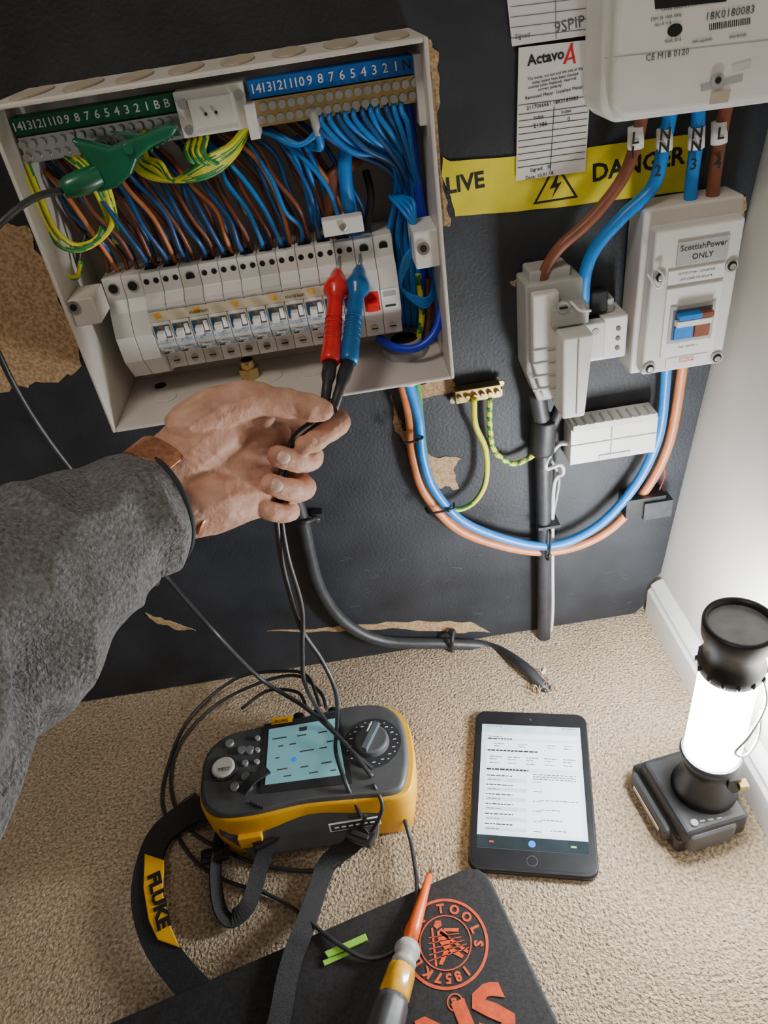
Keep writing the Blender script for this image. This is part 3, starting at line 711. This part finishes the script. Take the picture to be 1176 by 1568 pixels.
lead([G(500,1085,.09),G(490,1060,.07),G(455,1035,.05),G(400,1045,.03),G(330,1080,.006),G(275,1140,.004),G(262,1210,.004),G(290,1270,.004),G(360,1310,.004),G(430,1330,.004),G(500,1330,.006),G(555,1290,.02),G(585,1240,.07),G(572,1200,.09)])
lead([G(490,1080,.09),G(470,1035,.07),G(430,1028,.05),G(360,1040,.02),G(290,1100,.004),G(255,1180,.004),G(250,1240,.004),G(280,1268,.004),G(380,1250,.05),G(470,1285,.02),G(540,1280,.02),G(560,1250,.06)])
lead([G(470,1085,.09),G(455,1060,.06),G(410,1058,.03),G(370,1085,.01)])
b.done()

# ---------------- tester ----------------
gf=group('multifunction_tester',(-.133,-.223,.04))
ctr=Vector((-.136,-.220,0))
ol=[(-.125,-.004),(-.121,.03),(-.098,.052),(-.055,.058),(0,.063),(.06,.067),(.1,.062),(.122,.04),(.127,.0),(.122,-.04),(.108,-.062),(.06,-.060),(0,-.056),(-.06,-.060),(-.10,-.056),(-.12,-.036)]
OL=catmull([Vector((x,y,0)) for x,y in ol],5,closed=True)
def lvl(s,z,dy=0,dx=0): return [ctr+Vector((p.x*s+dx,p.y*s+dy,z)) for p in OL]
b=B('housing',gf)
b.loft([lvl(.90,.0),lvl(.955,.006),lvl(.985,.03),lvl(1.0,.060),lvl(1.0,.074),lvl(.988,.080)],'fy')
b.loft([lvl(.965,.074,dx=-.002),lvl(.962,.082,dx=-.002),lvl(.950,.0860,dx=-.002),lvl(.935,.0869,dx=-.002),lvl(.92,.0872,dx=-.002)],'fd')
b.done()
b=B('front_skirt',gf,bevel=.006,seg=3)
b.prism([ctr+Vector(v) for v in [(-.108,-.048,.078),(.078,-.050,.079),(.080,-.064,.060),(.072,-.073,.014),(-.072,-.071,.014),(-.104,-.060,.050)]],(0,.03,0),'fd')
b.done()
b=B('screen_and_keys',gf,bevel=.0008)
Pg=lambda pts,h,th,m: b.prism([G(x,y,h) for x,y in pts],(0,0,th),m)
Pg([(405,1110),(520,1091),(540,1200),(398,1216)],.0868,.0016,'fk')
Pg([(412,1117),(514,1100),(529,1186),(406,1202)],.0884,.0004,'lcd')
for (x,y,w) in [(428,1131,22),(462,1126,14),(494,1121,14),(430,1142,8),(448,1139,10),(432,1178,16),(466,1174,12),(500,1168,16),(470,1150,22),(495,1145,12),(505,1135,10),(425,1160,6),(440,1188,12),(480,1183,14),(510,1179,9)]:
    Pg([(x-w/2,y),(x+w/2,y-w*.16),(x+w/2,y-w*.16+2.0),(x-w/2,y+2.0)],.0889,.0001,'inkg')
Pg([(458,1114),(470,1112),(470,1118),(458,1120)],.0889,.0001,'inkg')
c=G(450,1163,.0889); b.cyl(c,c+Vector((0,0,.0001)),.0035,'bico')
def key(x,y,r,m,h=.004,n=24): c=G(x,y,.087); b.prof([(c,r),(c+Vector((0,0,h)),r),(c+Vector((0,0,h+.001)),r*.85)],m,n)
key(343,1178,.0165,'fk',.002); key(343,1178,.0135,'offw',.005)
for x,y in [(371,1150),(377,1190),(360,1206),(352,1140),(380,1206),(383,1150)]: key(x,y,.0055,'refl',.003,14)
key(376,1170,.004,'refl',.003,14)
for x,y in [(395,1132),(395,1150),(394,1168),(392,1186)]: key(x,y,.0032,'grey',.003,10)
for k in range(5): key(385+k*4,1230+k*2,.0015,'dark',.001,8)
c=G(570,1138,.087); b.cyl(c,c+Vector((0,0,.001)),.034,'fk',n=40); b.prof([(c,.0205),(c+Vector((0,0,.008)),.0195),(c+Vector((0,0,.010)),.017)],'fd',32)
rt=Matrix.Rotation(rad(-28),3,'Z'); b.box(c.x-.003,c.x+.003,c.y-.019,c.y+.019,.096,.104,'teal',rot=rt); b.box(c.x-.0008,c.x+.0008,c.y+.004,c.y+.018,.104,.1044,'wink',rot=rt)
for k in range(16):
    a=k*2*math.pi/16; q=c+Vector((.0265*math.cos(a),.0265*math.sin(a),.001)); b.box(q.x-.0018,q.x+.0018,q.y-.0006,q.y+.0006,q.z,q.z+.0003,'wink')
    a+=math.pi/16; q=c+Vector((.030*math.cos(a),.030*math.sin(a),.001)); b.box(q.x-.0009,q.x+.0009,q.y-.0005,q.y+.0005,q.z,q.z+.0003,'wink')
Pg([(415,1101),(447,1096),(448,1106),(416,1111)],.0874,.0012,'fy')
for k,m in enumerate(['red','grn','blue']):
    p=ctr+Vector((-.01+k*.022,.060,.070)); b.cyl(p,p+Vector((0,.016,0)),.007,'rub')
b.done()
text('test_text','TEST',.0065,G(343,1178,.0933),'ink',gf,yd=(0,1,0)); text('logo_text','FLUKE',.0058,G(431,1104,.0888),'ink',gf,yd=(0,1,0))
b=B('safety_label',gf,bevel=.0003); p=ctr+Vector((.048,-.0672,.048)); 
R=Matrix.Rotation(rad(-11),3,'X')
b.box(p.x-.028,p.x+.030,p.y-.0012,p.y+.0002,p.z-.006,p.z+.006,'wink',rot=R); b.box(p.x-.026,p.x+.028,p.y-.0016,p.y,p.z-.0047,p.z+.0047,'fk',rot=R)
for k in range(6): b.box(p.x-.022+k*.008,p.x-.017+k*.008,p.y-.0020,p.y,p.z-.001,p.z+.001,'wink',rot=R)
b.done()
# straps
gst=group('padded_carry_strap',G(240,1380,.01))
Z=Vector((0,0,1))
b=B('webbing',gst)
b.ribbon([G(345,1228,.05),G(320,1235,.04),G(285,1248,.02),G(250,1275,.014),G(232,1310,.014),G(222,1370,.014),G(238,1435,.014),G(275,1490,.014),G(325,1545,.014),G(370,1600,.014)],.030,.006,[Vector((0,-.3,1)),Z],'strap')
b.ribbon([G(345,1225,.05),G(338,1270,.035),G(330,1330,.015),G(335,1385,.012),G(352,1408,.010),G(380,1385,.014),G(398,1330,.02),G(410,1290,.03),G(398,1265,.045)],.018,.002,[Vector((1,0,.3)),Vector((.2,0,1))],'strap')
b.ribbon([G(562,1272,.045),G(535,1295,.02),G(500,1325,.010),G(480,1380,.012),G(466,1420,.028),G(450,1460,.028),G(438,1505,.028),G(428,1560,.028),G(405,1640,.028)],.021,.002,[Vector((.5,-.2,.8)),Vector((.35,0,1))],'strap')
b.ribbon([G(370,1215,.092),G(385,1195,.096),G(410,1178,.094)],.012,.003,Z,'strap')
b.done()
b=B('strap_pad',gst,bevel=.002)
b.prism([G(x,y,.0175) for x,y in [(222,1308),(252,1318),(250,1370),(258,1410),(276,1452),(242,1440),(228,1410),(220,1360)]],(0,0,.002),'fy')
b.done()
text('pad_text','FLUKE',.019,G(242,1378,.0200),'ink',gst,xd=G(256,1435,0)-G(234,1325,0),yd=(1,0,0),ext=.0004,sx=1.25,off=.0009)
b=B('buckles',gst,bevel=.002)
for x,y,h,a in [(408,1285,.035,20),(552,1282,.038,-30),(345,1228,.05,10),(330,1310,.02,5)]:
    p=G(x,y,h); R=Matrix.Rotation(rad(a),3,'Z'); b.box(p.x-.016,p.x+.016,p.y-.008,p.y+.008,p.z-.003,p.z+.005,'black',rot=R); b.box(p.x-.011,p.x+.011,p.y-.003,p.y+.003,p.z+.004,p.z+.007,'rub',rot=R)
p=G(383,1258,.05); b.box(p.x-.014,p.x+.014,p.y-.02,p.y+.01,p.z-.02,p.z,'fy')
b.done()

# ---------------- tablet ----------------
gtab=group('tablet',(.121,-.251,.004))
ang=rad(-13.8); Rz=Matrix.Rotation(ang,4,'Z'); Mt=Matrix.Translation(Vector((.1215,-.251,0)))@Rz
def rrect(w,h,r,z,n=6):
    out=[]
    for sx,sy,a0 in [(1,1,0),(-1,1,90),(-1,-1,180),(1,-1,270)]:
        for k in range(n+1):
            a=rad(a0+90*k/n); out.append(Mt@Vector((sx*(w/2-r)+r*math.cos(a),sy*(h/2-r)+r*math.sin(a),z)))
    return out
b=B('body',gtab)
b.loft([rrect(.136,.208,.012,.0006),rrect(.140,.212,.013,.003),rrect(.140,.212,.013,.0085),rrect(.137,.209,.0125,.0098)],'black')
b.loft([rrect(.132,.204,.010,.0094),rrect(.131,.203,.010,.0100)],'black')
b.done()
b=B('screen',gtab)
def tb(x0,x1,y0,y1,z,m): b.prism([Mt@Vector(v) for v in [(x0,y0,z),(x1,y0,z),(x1,y1,z),(x0,y1,z)]],(0,0,.0002),m)
tb(-.061,.061,-.081,.084,.0100,'tscr'); tb(-.061,.061,.072,.084,.0102,'tlight'); tb(-.061,.061,-.081,-.066,.0102,'tbar')
tb(-.055,.056,.022,.060,.01015,'tw'); tb(-.055,.056,-.062,.016,.01015,'tw'); tb(-.055,.056,.064,.070,.01015,'tw')
def ln(x,y,l,th=.0013,m='ink'): tb(x,x+l,y,y+th,.0104,m)
def words(x,y,l,th=.0009,m='inkg'):
    e=x+l
    while x<e-.001:
        w=random.uniform(.002,.006); ln(x,y,min(w,e-x),th,m); x+=w+.001
words(-.055,.081,.02,.0008); words(.038,.081,.018,.0008)
words(-.053,.062,.03,.0015,'ink'); words(-.053,.0655,.018)
for x in (-.045,-.015,.02,.04): words(x,.055,.012); words(x,.0515,.008)
words(-.053,.0445,.062,.0020,'ink')
for x in (-.050,-.028,-.006,.016,.038): words(x,.036,.015,.0011); words(x,.0325,.010); words(x,.0275,.012)
words(-.053,.0178,.05,.0020,'ink')
for k in range(3): words(.002,.0135-k*.003,.050,.0011)
for k in range(6): words(-.053,.0095-k*.0125,.032,.0012,'ink'); tb(-.053,-.005,.002-k*.0125,.0068-k*.0125,.0103,'tlight'); words(-.051,.0040-k*.0125,.016); words(.002,.0035-k*.0125,.010)
words(.010,-.020,.045); words(.010,-.032,.022); words(.010,-.0445,.025); words(.02,-.057,.018)
b.cyl(Mt@Vector((0,-.0735,.0104)),Mt@Vector((0,-.0735,.0108)),.004,'bico'); tb(-.047,-.042,-.0745,-.0725,.0104,'inkr'); tb(.042,.048,-.0745,-.0725,.0104,'lime')
b.done()
b=B('home_button',gtab); c=Mt@Vector((0,-.0925,.0099)); b.cyl(c,c+Vector((0,0,.0004)),.0062,'dgrey',n=28); b.cyl(c,c+Vector((0,0,.0006)),.0052,'black',n=28)
c=Mt@Vector((0,.094,.0099)); b.cyl(c,c+Vector((0,0,.0003)),.0015,'dgrey'); b.done()

# ---------------- kneeling pad ----------------
gpad=group('kneeling_pad',G(600,1480,.01)); hp=.022
b=B('foam_slab',gpad,bevel=.003,seg=3)
A=G(722,1322,hp); tl_=G(335,1490,hp); e1=(tl_-A).normalized(); e2=(G(850,1568,hp)-G(742,1338,hp)).normalized()
c0=G(738,1318,hp)
def pc(a,bb): return c0+e1*a+e2*bb
crn=[pc(.022,0),pc(.55,0),pc(.55,.42),pc(0,.42),pc(0,.026),pc(.002,.014),pc(.008,.005)]
b.prism([Vector((p.x,p.y,.001)) for p in crn],(0,0,hp-.001),'mat'); b.done()
lc=G(682,1443,hp+.0003)
b=B('printed_emblem',gpad)
def ringp(r0,r1,m='mred',a0=0,a1=360,n=64):
    for k in range(n):
        t0=rad(a0+(a1-a0)*k/n); t1=rad(a0+(a1-a0)*(k+1)/n)
        b.prism([lc+Vector((r*math.cos(t),r*math.sin(t),0)) for r,t in [(r0,t0),(r1,t0),(r1,t1),(r0,t1)]],(0,0,.0003),m)
ringp(.0400,.0428); ringp(.0250,.0262)
ex=-e1; ey=Vector((-ex.y,ex.x,0))
def em(pts): b.prism([lc+ex*x+ey*y for x,y in pts],(0,0,.0003),'mred')
# lineman figure
em([(-.004,.012),(.002,.014),(.005,.006),(.004,-.006),(-.003,-.006),(-.006,.004)]); em([(-.003,.015),(.003,.016),(.004,.021),(-.001,.023),(-.005,.019)])
em([(.003,.01),(.016,.004),(.018,.007),(.004,.013)]); em([(-.003,-.005),(-.014,-.016),(-.011,-.018),(.001,-.008)]); em([(.003,-.005),(.012,-.018),(.009,-.020),(-.001,-.008)])
for k in range(5): em([(-.022+k*.002,-.010+k*.005),(.02-k*.001,-.014+k*.004),(.02-k*.001,-.0132+k*.004),(-.022+k*.002,-.0092+k*.005)])
em([(-.018,-.016),(-.016,-.017),(-.006,.018),(-.008,.018)]); em([(.018,-.016),(.016,-.018),(-.002,.010),(0,.012)])
b.done()
def arc(s,a0,a1,r=.0325,size=.0125):
    for k,ch in enumerate(s):
        a=rad(a0+(a1-a0)*k/max(1,len(s)-1)); d=ex*math.cos(a)+ey*math.sin(a)
        text('emblem_letter',ch,size,lc+d*r,'mred',gpad,xd=(ex*math.sin(a)-ey*math.cos(a)),yd=d,ext=.0004,off=.0005)
arc('TOOLS',75,-25); arc('KLEIN',215,120); arc('1857',-75,-125)
text('logo_text','R',.010,G(697,1535,hp+.0003),'mred',gpad,xd=ex,yd=ey,ext=.0004,off=.0004)
lc=G(697,1535,hp+.0003); b=B('registered_ring',gpad); ringp(.0065,.0078,n=32); b.done()
text('logo_text','S',.060,G(757,1553,hp+.0003),'mred',gpad,xd=ex,yd=ey,ext=.0006,sx=1.15,off=.003)
text('logo_text','N',.060,G(690,1592,hp+.0003),'mred',gpad,xd=ex,yd=ey,ext=.0006,sx=1.15,off=.003)
gg=group('green_plastic_strip',G(528,1455,.024))
b=B('strips',gg,bevel=.0006)
b.prism([G(x,y,.0235) for x,y in [(497,1459),(560,1431),(564,1441),(503,1468)]],(0,0,.003),'lime'); b.prism([G(x,y,.0225) for x,y in [(494,1472),(540,1455),(542,1460),(497,1480)]],(0,0,.002),'lime'); b.done()

# ---------------- screwdriver ----------------
gsd=group('screwdriver',G(630,1450,.04))
p0=G(663,1322,.024); p1=G(626,1448,.038); axd=(p1-p0).normalized(); Ls=(p1-p0).length
b=B('insulated_shaft',gsd)
b.prof([(p0,.0012),(p0+axd*.006,.0028),(p0+axd*.014,.0026),(p0+axd*.0145,.0042)],'steel',n=12)
b.prof([(p0+axd*.014,.0036),(p0+axd*.03,.0044),(p0+axd*.05,.0056),(p0+axd*(Ls*.78),.0070),(p1,.0075)],'odr',n=20)
b.done()
b=B('handle',gsd)
b.prof([(p1-axd*.003,.0095),(p1+axd*.002,.0125),(p1+axd*.007,.013),(p1+axd*.012,.0105),(p1+axd*.016,.012),(p1+axd*.022,.012)],'grey',n=24)
n=24
def fl(t,r,fa=.0):
    a=axd.cross(Vector((0,0,1))).normalized(); bb=axd.cross(a)
    return [p1+axd*t+(a*math.cos(2*math.pi*k/n)+bb*math.sin(2*math.pi*k/n))*(r*(1-fa*(k%4==0))) for k in range(n)]
b.loft([fl(.021,.0115),fl(.024,.0138,.12),(fl(.048,.0148,.12)),fl(.052,.0135,.05)],'amber')
b.loft([fl(.050,.0140),fl(.056,.0160,.1),fl(.08,.0172,.14),fl(.12,.0165,.14),fl(.145,.0165,.1),fl(.155,.012)],'dgrey')
b.done()

# ---------------- lantern ----------------
LX,LY=.299,-.307
gla=group('work_lantern',(LX,LY,.1))
b=B('battery_base',gla,bevel=.006,seg=3)
R=Matrix.Rotation(rad(8),3,'Z')
BX,BY=LX-.010,LY+.010
b.box(BX-.044,BX+.040,BY-.052,BY+.048,.001,.028,'black',rot=R)
b.box(BX-.038,BX+.036,BY-.056,BY+.038,.022,.046,'rub',rot=R)
b.box(BX-.050,BX-.038,BY-.045,BY+.035,.006,.026,'dgrey',rot=R); b.box(BX-.028,BX+.028,BY-.060,BY-.045,.010,.040,'dgrey',rot=R)
b.done()
b=B('base_details',gla,bevel=.0008)
for k in range(3): b.box(BX-.012+k*.009,BX-.006+k*.009,BY-.050,BY-.048,.0460,.0475,'grey')
b.cyl((BX-.018,BY-.05,.045),(BX-.018,BY-.05,.049),.004,'grey'); b.box(BX-.0515,BX-.050,BY-.035,BY+.02,.012,.018,'cream',rot=R)
b.box(LX+.022,LX+.032,LY-.028,LY-.018,.072,.080,'brass'); b.box(LX+.012,LX+.026,LY-.022,LY-.010,.060,.084,'black')
b.done()
V=lambda z:Vector((LX,LY,z))
b=B('column',gla); b.prof([(V(.040),.036),(V(.055),.031),(V(.078),.023),(V(.090),.0225),(V(.098),.029),(V(.107),.0315),(V(.113),.030)],'black',32); b.done()
b=B('diffuser_tube',gla); b.prof([(V(.112),.0265),(V(.116),.0275),(V(.236),.0265),(V(.239),.026)],'glow',36); b.done()
b=B('torch_head',gla)
b.prof([(V(.236),.027),(V(.239),.0290),(V(.250),.0300),(V(.256),.0265),(V(.272),.0268),(V(.283),.0312),(V(.299),.0322),(V(.301),.0316),(V(.301),.028),(V(.295),.0275)],'black',40,cap=False)
for k in range(14):
    a=k*2*math.pi/14; p=V(.245)+Vector((.0298*math.cos(a),.0298*math.sin(a),0)); b.ball(p,.0025,'rub',sc=(1,1,2.0),sub=1)
b.done()
b=B('reflector',gla); b.prof([(V(.295),.0278),(V(.288),.020),(V(.284),.010),(V(.283),.005)],'refl',36,cap=True); b.cyl(V(.2835),V(.286),.004,'white'); b.done()
b=B('wire_hook',gla)
b.tube([V(.232)+Vector((.028,-.006,0)),V(.205)+Vector((.030,-.02,0)),V(.180)+Vector((.012,-.034,0)),V(.158)+Vector((.000,-.036,0)),V(.146)+Vector((.014,-.034,0)),V(.152)+Vector((.032,-.02,0)),V(.18)+Vector((.036,-.008,0))],.0015,'steel',n=8)
b.done()

# ---------------- lighting ----------------
w=bpy.data.worlds.new('world'); bpy.context.scene.world=w; w.use_nodes=True
w.node_tree.nodes['Background'].inputs[0].default_value=(1,.94,.87,1); w.node_tree.nodes['Background'].inputs[1].default_value=.17
def area(name,loc,tgt,size,power,col):
    l=bpy.data.lights.new(name,'AREA'); l.size=size; l.energy=power; l.color=col
    o=bpy.data.objects.new(name,l); COL.objects.link(o); o.location=loc; o.rotation_euler=(Vector(tgt)-Vector(loc)).to_track_quat('-Z','Y').to_euler()
area('ceiling_light',(-.45,-1.0,2.1),(-.1,-.2,.3),.4,10.5,(1,.90,.79))
